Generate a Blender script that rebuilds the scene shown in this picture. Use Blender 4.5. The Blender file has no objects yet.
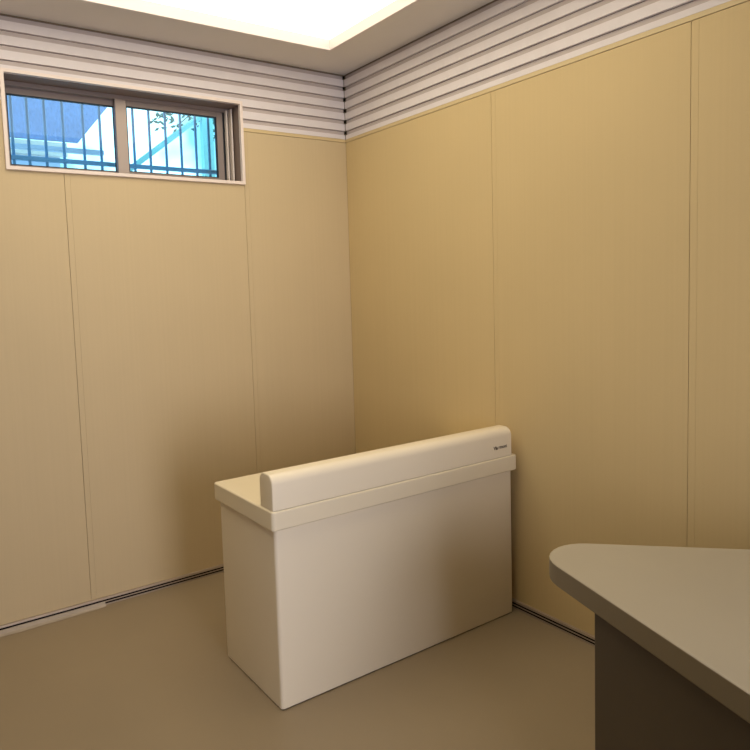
import bpy, bmesh, math, random
from mathutils import Vector, Matrix
random.seed(4)
C = bpy.context.scene.collection
# ------------------------------------------------------------------ materials
def mat(name, col, rough=.5, metal=0, streak=0, mottle=0, mscale=3, spec=.5, bump=0, bscale=60, coat=0):
    m = bpy.data.materials.new(name); m.use_nodes = True
    nt = m.node_tree; b = nt.nodes['Principled BSDF']
    b.inputs['Base Color'].default_value = (*col, 1)
    b.inputs['Roughness'].default_value = rough
    b.inputs['Metallic'].default_value = metal
    b.inputs['Specular IOR Level'].default_value = spec
    b.inputs['Coat Weight'].default_value = coat
    tc = nt.nodes.new('ShaderNodeTexCoord')
    last = None
    def layer(scale_vec, amt, sc, det):
        nonlocal last
        mp = nt.nodes.new('ShaderNodeMapping'); mp.inputs['Scale'].default_value = scale_vec
        nz = nt.nodes.new('ShaderNodeTexNoise'); nz.inputs['Scale'].default_value = sc; nz.inputs['Detail'].default_value = det
        nt.links.new(tc.outputs['Object'], mp.inputs[0]); nt.links.new(mp.outputs[0], nz.inputs['Vector'])
        mr = nt.nodes.new('ShaderNodeMapRange')
        mr.inputs['From Min'].default_value = .3; mr.inputs['From Max'].default_value = .7
        mr.inputs['To Min'].default_value = 1-amt; mr.inputs['To Max'].default_value = 1+amt
        nt.links.new(nz.outputs['Fac'], mr.inputs['Value'])
        mx = nt.nodes.new('ShaderNodeMix'); mx.data_type = 'RGBA'; mx.blend_type = 'MULTIPLY'
        mx.inputs[0].default_value = 1
        if last: nt.links.new(last, mx.inputs[6])
        else: mx.inputs[6].default_value = (*col, 1)
        nt.links.new(mr.outputs[0], mx.inputs[7]); last = mx.outputs[2]
    if streak: layer((60, 60, .3), streak, 1.5, 2)
    if mottle: layer((1, 1, 1), mottle, mscale, 4)
    if last: nt.links.new(last, b.inputs['Base Color'])
    if bump:
        nz = nt.nodes.new('ShaderNodeTexNoise'); nz.inputs['Scale'].default_value = bscale
        nt.links.new(tc.outputs['Object'], nz.inputs['Vector'])
        bp = nt.nodes.new('ShaderNodeBump'); bp.inputs['Strength'].default_value = bump; bp.inputs['Distance'].default_value = .002
        nt.links.new(nz.outputs['Fac'], bp.inputs['Height']); nt.links.new(bp.outputs[0], b.inputs['Normal'])
    return m
def emis(name, col, s):
    m = bpy.data.materials.new(name); m.use_nodes = True; nt = m.node_tree
    nt.nodes.clear(); o = nt.nodes.new('ShaderNodeOutputMaterial'); e = nt.nodes.new('ShaderNodeEmission')
    e.inputs[0].default_value = (*col, 1); e.inputs[1].default_value = s
    nt.links.new(e.outputs[0], o.inputs[0]); return m
def glass(name, tint):
    m = bpy.data.materials.new(name); m.use_nodes = True; nt = m.node_tree
    nt.nodes.clear(); o = nt.nodes.new('ShaderNodeOutputMaterial')
    t = nt.nodes.new('ShaderNodeBsdfTransparent'); t.inputs[0].default_value = (*tint, 1)
    g = nt.nodes.new('ShaderNodeBsdfGlossy'); g.inputs['Roughness'].default_value = .02
    f = nt.nodes.new('ShaderNodeFresnel'); f.inputs[0].default_value = 1.45
    x = nt.nodes.new('ShaderNodeMixShader')
    nt.links.new(f.outputs[0], x.inputs[0]); nt.links.new(t.outputs[0], x.inputs[1]); nt.links.new(g.outputs[0], x.inputs[2])
    nt.links.new(x.outputs[0], o.inputs[0]); return m

M = dict(
 panel=mat('panel_beige', (.60,.462,.24), .62, streak=.012, mottle=.03, mscale=1.2, spec=.25),
 dim=mat('far_wall', (.16,.12,.08), .7),
 recess=mat('slat_recess_shade', (.50,.44,.42), .7, mottle=.03, mscale=8, spec=.2),  # slat colour darkened to carry the shade under each overhang
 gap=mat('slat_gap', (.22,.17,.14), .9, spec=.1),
 panel_left=mat('panel_beige_cool_lit', (.56,.445,.268), .62, streak=.012, mottle=.03, mscale=1.2, spec=.25),  # same beige panels; cool light on the left wall put into the colour
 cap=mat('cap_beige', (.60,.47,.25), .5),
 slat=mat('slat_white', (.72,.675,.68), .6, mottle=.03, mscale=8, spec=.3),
 void=mat('shadow_gap', (.012,.010,.009), .9, spec=.1),
 backing=mat('backing_dark', (.22,.17,.10), .9, spec=.1),
 plaster=mat('ceiling_plaster', (.74,.71,.67), .85, mottle=.02, spec=.2),
 floor=mat('floor_vinyl', (.295,.23,.145), .42, mottle=.06, mscale=1.3, spec=.4),
 metal=mat('baseboard_aluminium', (.44,.36,.28), .4, metal=.3),
 seal=mat('sealant', (.42,.35,.27), .7, mottle=.08, mscale=14),
 desk=mat('desk_cream', (.80,.71,.54), .42, mottle=.015, mscale=2, spec=.4),
 desktop=mat('desk_top_cream', (.77,.68,.50), .36, mottle=.02, mscale=3, spec=.45),
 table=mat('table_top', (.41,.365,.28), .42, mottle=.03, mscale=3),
 tablebase=mat('table_base_shade', (.07,.052,.03), .55, mottle=.08, mscale=4),  # blocked light on this side painted in as a dark colour
 tabledge=mat('table_edge_shade', (.18,.145,.09), .5, mottle=.04, mscale=5),  # shaded copy of the top colour for sides and underside
 ink=mat('lettering_brown', (.05,.035,.02), .6),
 casing=mat('window_casing', (.78,.68,.62), .45),
 reveal=mat('reveal_brown', (.24,.175,.145), .6),
 frame=mat('frame_bronze', (.26,.215,.20), .4, metal=.2),
 mullion=mat('mullion_taupe', (.42,.35,.31), .4, metal=.2),
 track=mat('track_light', (.72,.64,.58), .4),
 gasket=mat('gasket_black', (.01,.014,.02), .6),
 bar=mat('grille_bar_blue', (.22,.42,.72), .5),
 awn=mat('awning_blue', (.13,.22,.47), .6, streak=.15, mottle=.12, mscale=4),
 turq=mat('turquoise_steel', (.42,.88,.92), .5),
 lilac=mat('lilac_render', (.62,.68,.9), .8, mottle=.1, mscale=2),
 leaf=mat('leaf', (.05,.16,.15), .6), bark=mat('bark', (.05,.08,.10), .9),
 glassL=glass('tinted_glass', (.74,.93,1.0)),
 light=emis('light_diffuser', (1.0,.875,.66), 3.0),
 cove=mat('cove_side', (.80,.72,.70), .8),
)
# ------------------------------------------------------------------ helpers
def obj(name, bm, m, parent=None, bevel=0, seg=3, smooth=False, kind=None, label=None):
    bmesh.ops.recalc_face_normals(bm, faces=bm.faces)
    me = bpy.data.meshes.new(name); bm.to_mesh(me); bm.free()
    ms = m if isinstance(m, (list, tuple)) else [m]
    for k in ms: me.materials.append(k)
    o = bpy.data.objects.new(name, me); C.objects.link(o)
    if parent: o.parent = parent; o.matrix_parent_inverse = Matrix.Translation(parent.location).inverted()
    if smooth or bevel:
        for p in me.polygons: p.use_smooth = True
    if bevel:
        b = o.modifiers.new('Bevel', 'BEVEL'); b.width = bevel; b.segments = seg; b.limit_method = 'ANGLE'; b.angle_limit = math.radians(40)
        b.harden_normals = True
    if kind: o['kind'] = kind
    if label: o['label'] = label
    return o
def box(bm, x0, x1, y0, y1, z0, z1):
    v = [bm.verts.new(p) for p in ((x0,y0,z0),(x1,y0,z0),(x1,y1,z0),(x0,y1,z0),(x0,y0,z1),(x1,y0,z1),(x1,y1,z1),(x0,y1,z1))]
    for f in ((0,3,2,1),(4,5,6,7),(0,1,5,4),(1,2,6,5),(2,3,7,6),(3,0,4,7)): bm.faces.new([v[i] for i in f])
def B(*boxes):
    bm = bmesh.new()
    for b in boxes: box(bm, *b)
    return bm
def prism(pts, z0, z1, bm=None):
    bm = bm or bmesh.new()
    a = [bm.verts.new((x,y,z0)) for x,y in pts]; b = [bm.verts.new((x,y,z1)) for x,y in pts]
    n = len(pts); bm.faces.new(a[::-1]); bm.faces.new(b)
    for i in range(n): bm.faces.new((a[i], a[(i+1)%n], b[(i+1)%n], b[i]))
    return bm
def extr(pts, u0, u1, to, bm):            # profile pts (d,z) extruded along u, to(u,d,z)->xyz
    a = [bm.verts.new(to(u0,d,z)) for d,z in pts]; b = [bm.verts.new(to(u1,d,z)) for d,z in pts]
    n = len(pts); bm.faces.new(a); bm.faces.new(b[::-1])
    for i in range(n): bm.faces.new((a[i], a[(i+1)%n], b[(i+1)%n], b[i]))
def tube(bm, pts, r0, r1=None, n=8):
    r1 = r0 if r1 is None else r1
    rings = []
    for i, p in enumerate(pts):
        p = Vector(p)
        d = (Vector(pts[min(i+1,len(pts)-1)]) - Vector(pts[max(i-1,0)])).normalized()
        u = d.cross(Vector((0,0,1)) if abs(d.z) < .9 else Vector((1,0,0))).normalized(); w = d.cross(u)
        r = r0 + (r1-r0)*i/(len(pts)-1)
        rings.append([bm.verts.new(p + r*(math.cos(t)*u + math.sin(t)*w)) for t in [2*math.pi*k/n for k in range(n)]])
    for a, b in zip(rings, rings[1:]):
        for k in range(n): bm.faces.new((a[k], a[(k+1)%n], b[(k+1)%n], b[k]))
    bm.faces.new(rings[0]); bm.faces.new(rings[-1][::-1])
def thing(name, label, cat, loc=(0,0,0), group=None):
    o = bpy.data.objects.new(name, None); o.empty_display_size = .1; C.objects.link(o); o.location = loc
    o['label'] = label; o['category'] = cat
    if group: o['group'] = group
    return o
def tag(o, label, cat, group=None):
    o['label'] = label; o['category'] = cat
    if group: o['group'] = group
    return o
L = lambda u, d, z: (u, d, z)             # left wall: runs along x at y = 0
Rr = lambda u, d, z: (d, u, z)            # right wall: runs along y at x = 0
def wbox(bm, to, u0, u1, d0, d1, z0, z1): extr([(d0,z0),(d1,z0),(d1,z1),(d0,z1)], u0, u1, to, bm)

H = 2.80; HB = 2.4265
X0, Y0 = -3.45, -4.7                      # far sides of the room
# ------------------------------------------------------------------ shell
floor = obj('floor', B((X0-.2, .2, Y0-.2, .2, -.1, 0)), M['floor'], kind='structure')
HX0, HX1, HZ0, HZ1 = -1.872, -.700, 2.131, 2.547      # window hole
CX0, CX1, CZ0, CZ1 = -1.887, -.688, 2.117, 2.562      # casing outside
bm = B((X0-.2, HX0, .014, .2, 0, H+.2), (HX1, .2, .014, .2, 0, H+.2), (HX0, HX1, .014, .2, 0, HZ0), (HX0, HX1, .014, .2, HZ1, H+.2))
wall_left = obj('wall_left', bm, M['backing'], kind='structure')
wall_right = obj('wall_right', B((.014, .2, Y0-.2, .014, 0, H+.2)), M['backing'], kind='structure')
obj('wall_back', B((X0-.2, .2, Y0-.2, Y0, 0, H+.2)), M['dim'], kind='structure')
obj('wall_side', B((X0-.2, X0, Y0, .014, 0, H+.2)), M['dim'], kind='structure')

ZP0, ZP1 = .040, 2.404
g = .002
s1, s2 = -1.636, -.6896
def panel(to, parent, pieces):
    bm = bmesh.new()
    for u0, u1, z0, z1 in pieces: wbox(bm, to, u0, u1, .001, .0135, z0, z1)
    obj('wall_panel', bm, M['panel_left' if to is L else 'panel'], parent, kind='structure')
ED = .026                                  # narrow edge rib on the near side of every joint
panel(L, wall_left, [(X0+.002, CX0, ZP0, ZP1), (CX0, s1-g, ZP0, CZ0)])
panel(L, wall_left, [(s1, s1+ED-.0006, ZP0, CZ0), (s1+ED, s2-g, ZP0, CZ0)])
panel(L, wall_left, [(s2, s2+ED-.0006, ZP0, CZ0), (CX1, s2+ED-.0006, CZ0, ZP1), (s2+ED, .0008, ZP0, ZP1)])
s3, s4 = -1.1442, -2.0509
panel(Rr, wall_right, [(s3+g, -.0002, ZP0, ZP1)])
panel(Rr, wall_right, [(s3-ED+.0006, s3, ZP0, ZP1), (s4+g, s3-ED, ZP0, ZP1)])
panel(Rr, wall_right, [(s4-ED+.0006, s4, ZP0, ZP1), (s4-1.2, s4-ED, ZP0, ZP1)])
panel(Rr, wall_right, [(Y0+.002, s4-1.2-g, ZP0, ZP1)])
# cap strip over the panels
def cap(to, parent, segs):
    bm = bmesh.new()
    for a, b in segs:
        wbox(bm, to, a, b, -.002, .0135, ZP1+.0015, HB-.003)
    obj('cap_strip', bm, M['cap'], parent, kind='structure')
cap(L, wall_left, [(X0+.002, CX0), (CX1, -.003)]); cap(Rr, wall_right, [(Y0+.002, -.003)])
# slatted band: faces with a chamfered underside over a narrow groove
GZ = [HB-.014] + [2.474 + .0646*k for k in range(6)]
def slats(to, parent, segs):
    bm = bmesh.new()
    for u0, u1, zmin in segs:
        for k in range(len(GZ)-1):
            lo, hi = GZ[k], GZ[k+1]-.003
            if hi <= zmin+.004: continue
            first = (k == 0)
            if first: lo = HB-.002
            ch = .018
            if lo < zmin: lo = zmin
            if hi-lo < .03: continue
            pts = [(-.0015, lo), (.0135, lo), (.0135, hi), (.0095, hi), (.0095, hi-.021), (-.0005, hi-.022), (-.0015, hi-.023)]
            extr(pts, u0, u1, to, bm)
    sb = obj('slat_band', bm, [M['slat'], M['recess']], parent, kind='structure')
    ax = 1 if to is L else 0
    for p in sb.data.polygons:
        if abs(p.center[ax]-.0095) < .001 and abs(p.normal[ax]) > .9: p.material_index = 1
slats(L, wall_left, [(X0+.002, CX0, 0), (CX0, CX1, CZ1), (CX1, -.004, 0)])
slats(Rr, wall_right, [(Y0+.002, -.004, 0)])
bm = bmesh.new(); wbox(bm, L, X0+.002, -.0005, .0125, .0138, 2.564, H); wbox(bm, L, CX1+.001, -.0005, .0125, .0138, HB, 2.5645); wbox(bm, L, X0+.002, CX0-.001, .0125, .0138, HB, 2.5645)
obj('slat_gap', bm, M['gap'], wall_left, kind='structure')
bm = bmesh.new(); wbox(bm, Rr, Y0+.002, -.0005, .0125, .0138, HB, H)
obj('slat_gap', bm, M['gap'], wall_right, kind='structure')
bm = bmesh.new()
for z in GZ[1:]: box(bm, -.007, .0005, -.007, .0005, z-.019, z-.005)
obj('corner_notch', bm, M['void'], wall_right, kind='structure')
# ceiling ring with light tray
KX, KY, KX0, KY0, KH = -.293, -.288, -2.7, -2.2, .055
zt = H+.004
bm = B((X0, KX0, Y0, .012, zt, H+.2), (KX, .012, Y0, .012, zt, H+.2), (KX0, KX, KY, .012, zt, H+.2), (KX0, KX, Y0, KY0, zt, H+.2))
ceiling = obj('ceiling', bm, M['plaster'], kind='structure')
t = .006
bm = B((KX-t, KX, KY0, KY, zt+.001, zt+KH), (KX0, KX0+t, KY0, KY, zt+.001, zt+KH), (KX0+t, KX-t, KY-t, KY, zt+.001, zt+KH), (KX0+t, KX-t, KY0, KY0+t, zt+.001, zt+KH))
obj('tray_side', bm, M['cove'], ceiling, kind='structure')
lp = obj('light_panel', B((KX0, KX, KY0, KY, zt+KH, zt+KH+.03)), M['light'])
tag(lp, 'glowing warm white light panel recessed in the ceiling tray', 'light')
# baseboards: aluminium profile with two dark slots
def base(name, to, u0, u1):
    bm = bmesh.new()
    prof = [(-.0125,.001),(-.0125,.008),(-.004,.008),(-.004,.0165),(-.0125,.0165),(-.0125,.0215),(-.004,.0215),(-.004,.030),(-.0125,.030),(-.0115,.0395),(.013,.0395),(.013,.001)]
    extr(prof, u0, u1, to, bm)
    o = obj(name, bm, M['metal'], kind='structure')
    bm = bmesh.new()
    for z in (.008, .0215): wbox(bm, to, u0, u1, -.0118, -.0035, z+.0003, z+.0082)
    obj('slot', bm, M['void'], o, kind='structure')
    return o
bl = base('baseboard_left', L, X0+.002, -.014)
base('baseboard_right', Rr, Y0+.002, -.014)
# sealant smeared over the lower slot at the left end
bm = bmesh.new(); xs = [-3.3 + i*.06 for i in range(30)]; xs = [x for x in xs if x < -1.58] + [-1.575]
prev = None
for i, x in enumerate(xs):
    w = .030 + .006*math.sin(x*9) + .004*math.sin(x*31); w = min(w, .012+ (-1.57-x)*.25+.008)
    ring = [bm.verts.new(p) for p in ((x,-.0128,.0203),(x,-.0165,.018),(x,-.020,.006),(x,-.020-w*.55,.0015),(x,-.0128,.0008))]
    if prev:
        for k in range(5): bm.faces.new((prev[k], prev[(k+1)%5], ring[(k+1)%5], ring[k]))
    else: bm.faces.new(ring)
    prev = ring
bm.faces.new(prev[::-1])
obj('sealant_strip', bm, M['seal'], bl, kind='structure')
# ------------------------------------------------------------------ window
bm = bmesh.new()
def ring(bm, x0, x1, z0, z1, w, y0, y1):
    a = [(x0,z0),(x1,z0),(x1,z1),(x0,z1)]; b = [(x0+w,z0+w),(x1-w,z0+w),(x1-w,z1-w),(x0+w,z1-w)]
    V_ = [[bm.verts.new((x,y,z)) for x,z in s] for s in (a, b) for y in (y0, y1)]  # a0 a1 b0 b1
    a0, a1, b0, b1 = V_
    for i in range(4):
        j = (i+1) % 4
        bm.faces.new((a0[i],a0[j],b0[j],b0[i])); bm.faces.new((a1[i],b1[i],b1[j],a1[j]))
        bm.faces.new((a0[i],a1[i],a1[j],a0[j])); bm.faces.new((b0[i],b0[j],b1[j],b1[i]))
ring(bm, CX0, CX1, CZ0, CZ1, .017, -.011, .013)
win = obj('window_1', bm, M['casing'], kind='structure', bevel=.002, seg=2)
bm = bmesh.new(); ring(bm, HX0+.0003, HX1-.0003, HZ0+.0003, HZ1-.0003, .003, .0132, .199)
obj('reveal', bm, M['reveal'], win)
bm = bmesh.new(); ring(bm, HX0+.0035, HX1-.0035, HZ0+.0035, HZ1-.0035, .020, .105, .17)
obj('window_frame', bm, M['frame'], win, bevel=.0015, seg=2)
def sash(x0, x1, y, wl, wr, m=M['frame']):
    z0, z1 = HZ0+.006, HZ1-.021
    bm = B((x0, x0+wl, y, y+.025, z0, z1), (x1-wr, x1, y, y+.025, z0, z1), (x0+wl, x1-wr, y, y+.025, z1-.030, z1), (x0+wl, x1-wr, y, y+.025, z0, z0+.030))
    s = obj('sash', bm, M['frame'], win, bevel=.0015, seg=2)
    bm = bmesh.new(); ring(bm, x0+wl-.001, x1-wr+.001, z0+.029, z1-.029, .005, y+.002, y+.022)
    obj('gasket', bm, M['gasket'], s)
    obj('pane', B((x0+wl+.002, x1-wr-.002, y+.010, y+.014, z0+.032, z1-.032)), M['glassL'], s)
    return s
sash(-1.866, -1.296, .142, .024, .044)
sash(-1.345, -.752, .114, .058, .036)
obj('meeting_stile', B((-1.343, -1.289, .1115, .1135, HZ0+.006, HZ1-.022)), M['mullion'], win, bevel=.0006)
obj('track', B((-.744, -.736, .085, .106, HZ0+.004, HZ1-.018)), M['track'], win)
obj('track', B((-.722, -.714, .070, .103, HZ0+.004, HZ1-.010)), M['track'], win)
obj('track', B((-.7515, -.7225, .120, .126, HZ0+.004, HZ1-.018)), M['gasket'], win, label='black seal between the light tracks')
# ------------------------------------------------------------------ outside
gr = thing('security_grille', 'blue-grey security grille of upright bars outside the high window', 'grille', (-1.25, .35, 2.0))
BX = [-1.955, -1.874, -1.792, -1.718, -1.636, -1.548, -1.446, -1.358, -1.272, -1.178, -1.088, -.995, -.905, -.814, -.732, -.65]
for x in BX:
    bm = bmesh.new(); tube(bm, [(x, .35, 2.03), (x, .35, 2.85)], .0078, n=8); obj('bar', bm, M['bar'], gr, smooth=True)
obj('rail', B((-2.0, -.6, .336, .362, 2.231, 2.252)), M['bar'], gr, bevel=.002)
obj('rail', B((-2.0, -.6, .336, .362, 2.80, 2.82)), M['bar'], gr, bevel=.002)
for x in (-2.0, -.62):
    obj('bracket', B((x, x+.02, .201, .362, 2.231, 2.252)), M['bar'], gr)
# blue awning with a sloping edge
bm = bmesh.new()
pts = [(-2.9,1.5,2.60),(-1.185,1.5,2.602),(-.60,1.75,3.30),(-.60,1.9,3.7),(-2.9,1.9,3.7)]
a = [bm.verts.new(p) for p in pts]; b = [bm.verts.new((x, y+.03, z)) for x, y, z in pts]
bm.faces.new(a); bm.faces.new(b[::-1])
for i in range(5): bm.faces.new((a[i], a[(i+1)%5], b[(i+1)%5], b[i]))
aw = obj('awning', bm, M['awn']); tag(aw, 'blue awning with a slanting edge outside the left window pane', 'awning')
# neighbouring wall below it
nb = thing('building', 'pale lilac building seen low through the left window pane', 'building', (-3.1, 3.2, 0))
obj('facade', B((-5.5, -.93, 3.2, 5.0, 0, 2.87)), M['lilac'], nb)
obj('ledge', B((-5.6, -.88, 3.12, 3.2, 2.83, 2.95)), M['casing'], nb)
# turquoise canopy frame: diagonal strut, beam, post
cf = thing('canopy_frame', 'turquoise steel canopy frame with diagonal strut outside the right pane', 'canopy frame', (-.5, 1.0, 0))
def beam(bm, p, q, w, d):
    p, q = Vector(p), Vector(q); u = (q-p).normalized(); s = Vector((0,1,0)); n = u.cross(s).normalized()
    v = [bm.verts.new(e + n*w*i/2 + s*d*j/2) for e in (p, q) for i, j in ((-1,-1),(1,-1),(1,1),(-1,1))]
    for f in ((0,1,2,3),(7,6,5,4),(0,4,5,1),(1,5,6,2),(2,6,7,3),(3,7,4,0)): bm.faces.new([v[i] for i in f])
bm = bmesh.new(); beam(bm, (-1.05,1.0,2.31), (-.40,1.0,2.81), .035, .03); obj('strut', bm, M['turq'], cf)
bm = bmesh.new(); beam(bm, (-.45,1.0,0), (-.45,1.0,3.3), .075, .05); obj('post', bm, M['turq'], cf)
obj('beam', B((-2.9, -1.16, .99, 1.03, 2.425, 2.452)), M['lilac'], cf)
# tree
tr = thing('tree', 'dark leafy twigs hanging outside the upper right of the window', 'tree', (.9, 2.2, 0))
bm = bmesh.new(); tube(bm, [(.9,2.2,0),(.85,2.2,1.4),(.7,2.15,2.6),(.4,2.0,3.5)], .09, .03)
tw = []
for x1, z1 in ((-.42,2.96),(-.26,2.92),(-.03,2.93),(.06,2.84),(-.2,3.10),(.12,2.98)):
    p = [(.5,2.05,3.25), ((.5+x1)/2,2.0,(3.35+z1)/2+.12), (x1,2.0,z1)]; tube(bm, p, .012, .004, 6); tw.append(p)
obj('branches', bm, M['bark'], tr, smooth=True)
bm = bmesh.new()
for p in tw:
    for i in range(60):
        q = Vector(p[1]).lerp(Vector(p[2]), random.uniform(.3, 1.02)) + Vector([random.gauss(0, .045), random.gauss(0,.05), random.gauss(0,.04)])
        d = Vector([random.uniform(-1,1) for _ in range(3)]).normalized(); e = d.cross(Vector((.3,.9,.1))).normalized()
        v = [bm.verts.new(q + k) for k in (d*.03, e*.011, -d*.03, -e*.011)]; bm.faces.new(v)
obj('foliage', bm, M['leaf'], tr)
obj('ground', B((-9, 6, .25, 12, -.25, -.05)), M['plaster'], kind='structure')
# ------------------------------------------------------------------ cream desk in the corner
DX0, DX1, DY0, DY1, o_ = -1.2865, -.0420, -1.2737, -.806, .0174
ZB, ZT = .678, .75
dk = thing('padded_desk', 'cream desk in the room corner with a rounded upstand along its top', 'desk', ((DX0+DX1)/2, (DY0+DY1)/2, 0))
def rrect(x0, x1, y0, y1, r, n=6):
    P = []
    for cx, cy, a0 in ((x1-r,y1-r,0),(x0+r,y1-r,90),(x0+r,y0+r,180),(x1-r,y0+r,270)):
        for k in range(n+1):
            a = math.radians(a0+90*k/n); P.append((cx+r*math.cos(a), cy+r*math.sin(a)))
    return P
bm = prism(rrect(DX0, DX1, DY0, DY1, .014), .004, ZB)
obj('body', bm, M['desk'], dk, bevel=.003, seg=2)
obj('plinth', B((DX0+.006, DX1-.006, DY0+.006, DY1-.006, .0005, .0045)), M['void'], dk, label='dark gap line at the floor')
bm = prism(rrect(DX0-o_, DX1+o_, DY0-o_, DY1+.015, .014), ZB, ZT)
obj('worktop', bm, M['desktop'], dk, bevel=.007, seg=4)
# upstand: rounded profile (y,z) along x
PX0, PX1, PF, PB, PT = -1.297, -.050, -1.2865, -1.192, .879
bm = bmesh.new()
def prof(ins):
    P = [(PF+ins, ZT+.0015)]
    r = .034; h = PT-ins
    for k in range(9):
        a = math.radians(180-90*k/8); P.append((PF+ins+r+r*math.cos(a), h-r+r*math.sin(a)))
    r2 = .030
    for k in range(7):
        a = math.radians(90-90*k/6); P.append((PB-ins-r2+r2*math.cos(a), h-r2+r2*math.sin(a)))
    P.append((PB-ins, ZT+.0015)); return P
stations = []
R_ = .012
for k in range(6):
    a = math.pi/2*k/5; stations.append((PX0+R_*.5*(1-math.sin(a)), .006*(1-math.cos(a))*1))
stations = [(PX0 + .005*(1-math.cos(math.pi/2*k/4)), .005*(1-math.sin(math.pi/2*k/4))) for k in range(5)]
stations += [(PX1 - .012*(1-math.cos(math.pi/2*k/6)), .012*(1-math.sin(math.pi/2*k/6))) for k in range(6,-1,-1)]
rings = []
for x, ins in stations: rings.append([bm.verts.new((x, y, z)) for y, z in prof(ins)])
n = len(rings[0])
for a, b in zip(rings, rings[1:]):
    for k in range(n): bm.faces.new((a[k], a[(k+1)%n], b[(k+1)%n], b[k]))
bm.faces.new(rings[0]); bm.faces.new(rings[-1][::-1])
up = obj('upstand', bm, M['desk'], dk, smooth=True)
es = up.modifiers.new('Edges', 'EDGE_SPLIT'); es.split_angle = math.radians(50)
obj('joint_line', B((PX0+.004, PX1-.006, PF+.002, PB-.002, ZT-.0005, ZT+.0018)), M['void'], dk, label='dark joint line under the upstand')
# small lettering
def lettering(body, size, x, z, off):
    cu = bpy.data.curves.new('lettering', 'FONT'); cu.body = body; cu.size = size; cu.extrude = .0003; cu.offset = off
    to = bpy.data.objects.new('tmp', cu); C.objects.link(to)
    bpy.context.view_layer.update()
    me = bpy.data.meshes.new_from_object(to.evaluated_get(bpy.context.evaluated_depsgraph_get()))
    bpy.data.objects.remove(to); me.transform(Matrix.Translation((x, PF-.0006, z)) @ Matrix.Rotation(math.pi/2, 4, 'X'))
    return me
me = lettering('Vla', .021, -.1725, .7905, .0006); me2 = lettering('rmont', .0215, -.1420, .7920, .0004)
bm = bmesh.new(); bm.from_mesh(me); bm.from_mesh(me2)
obj('lettering', bm, M['ink'], up, label='small dark brown lettering')
# ------------------------------------------------------------------ foreground table
A1, A2 = Vector((-.933,-2.254)), Vector((-1.107,-2.754))
B1, B2 = Vector((-.676,-2.153)), Vector((-.390,-2.434))
dA = (A2-A1).normalized(); dB = (B2-B1).normalized()
def isect(p, d, q, e):
    det = d.x*(-e.y)+e.x*d.y; w = q-p
    return p + d*((w.x*(-e.y)+e.x*w.y)/det)
K = isect(A1, dA, B1, dB)
def corner(K, d1, d2, r, n=10):           # rounded corner arriving along d1, leaving along d2 (unit, away from K)
    half = math.acos(max(-1, min(1, d1.dot(d2))))/2
    tl = r/math.tan(half); c = K + (d1+d2).normalized()*r/math.sin(half)
    p, q = K+d1*tl, K+d2*tl; a0 = math.atan2(*(p-c).yx); a1 = math.atan2(*(q-c).yx)
    while a1-a0 > math.pi: a1 -= 2*math.pi
    while a1-a0 < -math.pi: a1 += 2*math.pi
    return [Vector((c.x+r*math.cos(a0+(a1-a0)*k/n), c.y+r*math.sin(a0+(a1-a0)*k/n))) for k in range(n+1)]
def poly(Ks, rs):
    P = []
    for i, k in enumerate(Ks):
        P += corner(k, (Ks[i-1]-k).normalized(), (Ks[(i+1)%len(Ks)]-k).normalized(), rs[i])
    return [tuple(p) for p in P]
KB = K + dB*((-.03-K.x)/dB.x); KA = K + dA*1.15
KC = Vector((-.03, KA.y-.15))
TZ0, TZ1 = .690, .750
fd = thing('table', 'dull beige table with a rounded pointed corner in the right foreground', 'table', (-.75, -2.8, 0))
top = poly([K, KB, KC, KA], [.125, .03, .03, .05])
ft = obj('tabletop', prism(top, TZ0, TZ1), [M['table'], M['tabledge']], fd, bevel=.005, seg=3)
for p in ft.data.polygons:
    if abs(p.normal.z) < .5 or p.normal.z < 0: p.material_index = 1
nA = Vector((-dA.y, dA.x)); nA = nA if nA.x > 0 else -nA      # inward from the left edge
nB = Vector((-dB.y, dB.x)); nB = nB if nB.y < 0 else -nB
inA, inB = .045, .236
Kb = isect(A1+nA*inA, dA, B1+nB*inB, dB)
bs = poly([Kb, Kb+dB*.62, Vector((-.10, KC.y+.12)), Kb+dA*.85], [.012,.01,.01,.01])
obj('base', prism(bs, .001, TZ0), M['tablebase'], fd, bevel=.001, seg=1)
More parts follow.
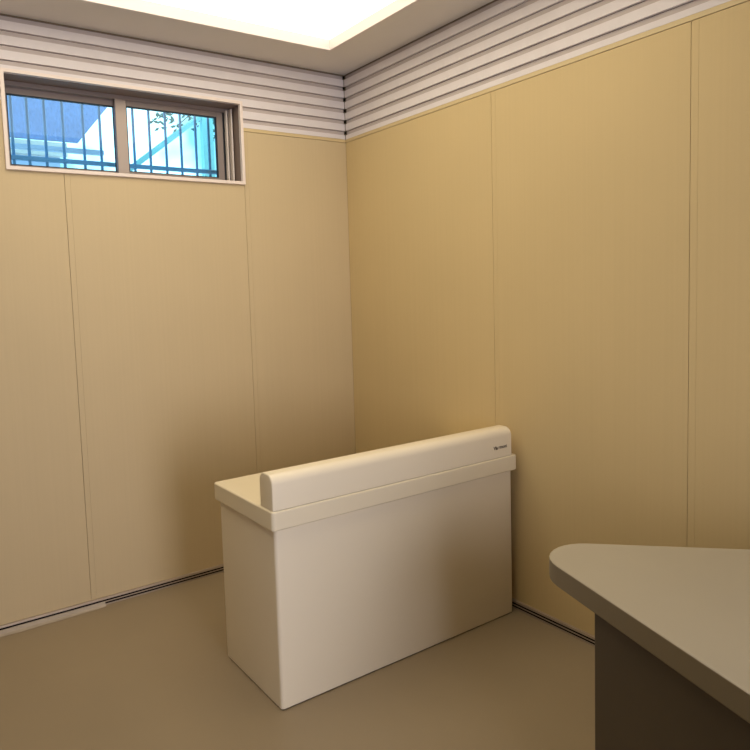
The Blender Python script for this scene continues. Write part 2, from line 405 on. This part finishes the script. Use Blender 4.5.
# ------------------------------------------------------------------ light, world, camera
w = bpy.data.worlds.new('World'); bpy.context.scene.world = w; w.use_nodes = True
bg = w.node_tree.nodes['Background']; bg.inputs[0].default_value = (.76,.96,1.0,1); bg.inputs[1].default_value = 3.2
wn = w.node_tree; gc = wn.nodes.new('ShaderNodeTexCoord'); nz = wn.nodes.new('ShaderNodeTexNoise'); nz.inputs['Scale'].default_value = 9; nz.inputs['Detail'].default_value = 3
cr = wn.nodes.new('ShaderNodeValToRGB'); cr.color_ramp.elements[0].position = .40; cr.color_ramp.elements[0].color = (.20,.40,.46,1)
cr.color_ramp.elements[1].position = .56; cr.color_ramp.elements[1].color = (.76,.96,1.0,1)
wn.links.new(gc.outputs['Generated'], nz.inputs['Vector']); wn.links.new(nz.outputs['Fac'], cr.inputs[0]); wn.links.new(cr.outputs[0], bg.inputs[0])
def area(name, loc, rot, sx, sy, e, col):
    l = bpy.data.lights.new(name, 'AREA'); l.shape = 'RECTANGLE'; l.size = sx; l.size_y = sy; l.energy = e; l.spread = math.radians(110); l.color = col
    o = bpy.data.objects.new(name, l); C.objects.link(o); o.location = loc; o.rotation_euler = [math.radians(a) for a in rot]
    return o
area('doorway_light', (-1.55, Y0+.05, 1.15), (90, 0, 0), 1.0, 1.7, 26, (.92,.90,1.0))
# camera from the fitted pose
yaw, pitch, roll = .579636, -.0786762, -.0351902
f = Vector((math.sin(yaw)*math.cos(pitch), math.cos(yaw)*math.cos(pitch), math.sin(pitch)))
r0 = Vector((math.cos(yaw), -math.sin(yaw), 0)); u0 = r0.cross(f)
r = math.cos(roll)*r0 + math.sin(roll)*u0; u = -math.sin(roll)*r0 + math.cos(roll)*u0
cam = bpy.data.cameras.new('Camera'); co = bpy.data.objects.new('Camera', cam); C.objects.link(co)
mw = Matrix((( r.x, u.x, -f.x, -2.39781), (r.y, u.y, -f.y, -3.31828), (r.z, u.z, -f.z, 1.52098), (0,0,0,1)))
co.matrix_world = mw
cam.sensor_fit = 'HORIZONTAL'; cam.sensor_width = 36; cam.lens = 667.28*36/750
cam.shift_x = (375-321.41)/750; cam.shift_y = -(375-344.13)/750
cam.clip_start = .02
bpy.context.scene.camera = co
vs = bpy.context.scene.view_settings
vs.view_transform = 'Standard'; vs.look = 'None'; vs.exposure = 0; vs.gamma = 1
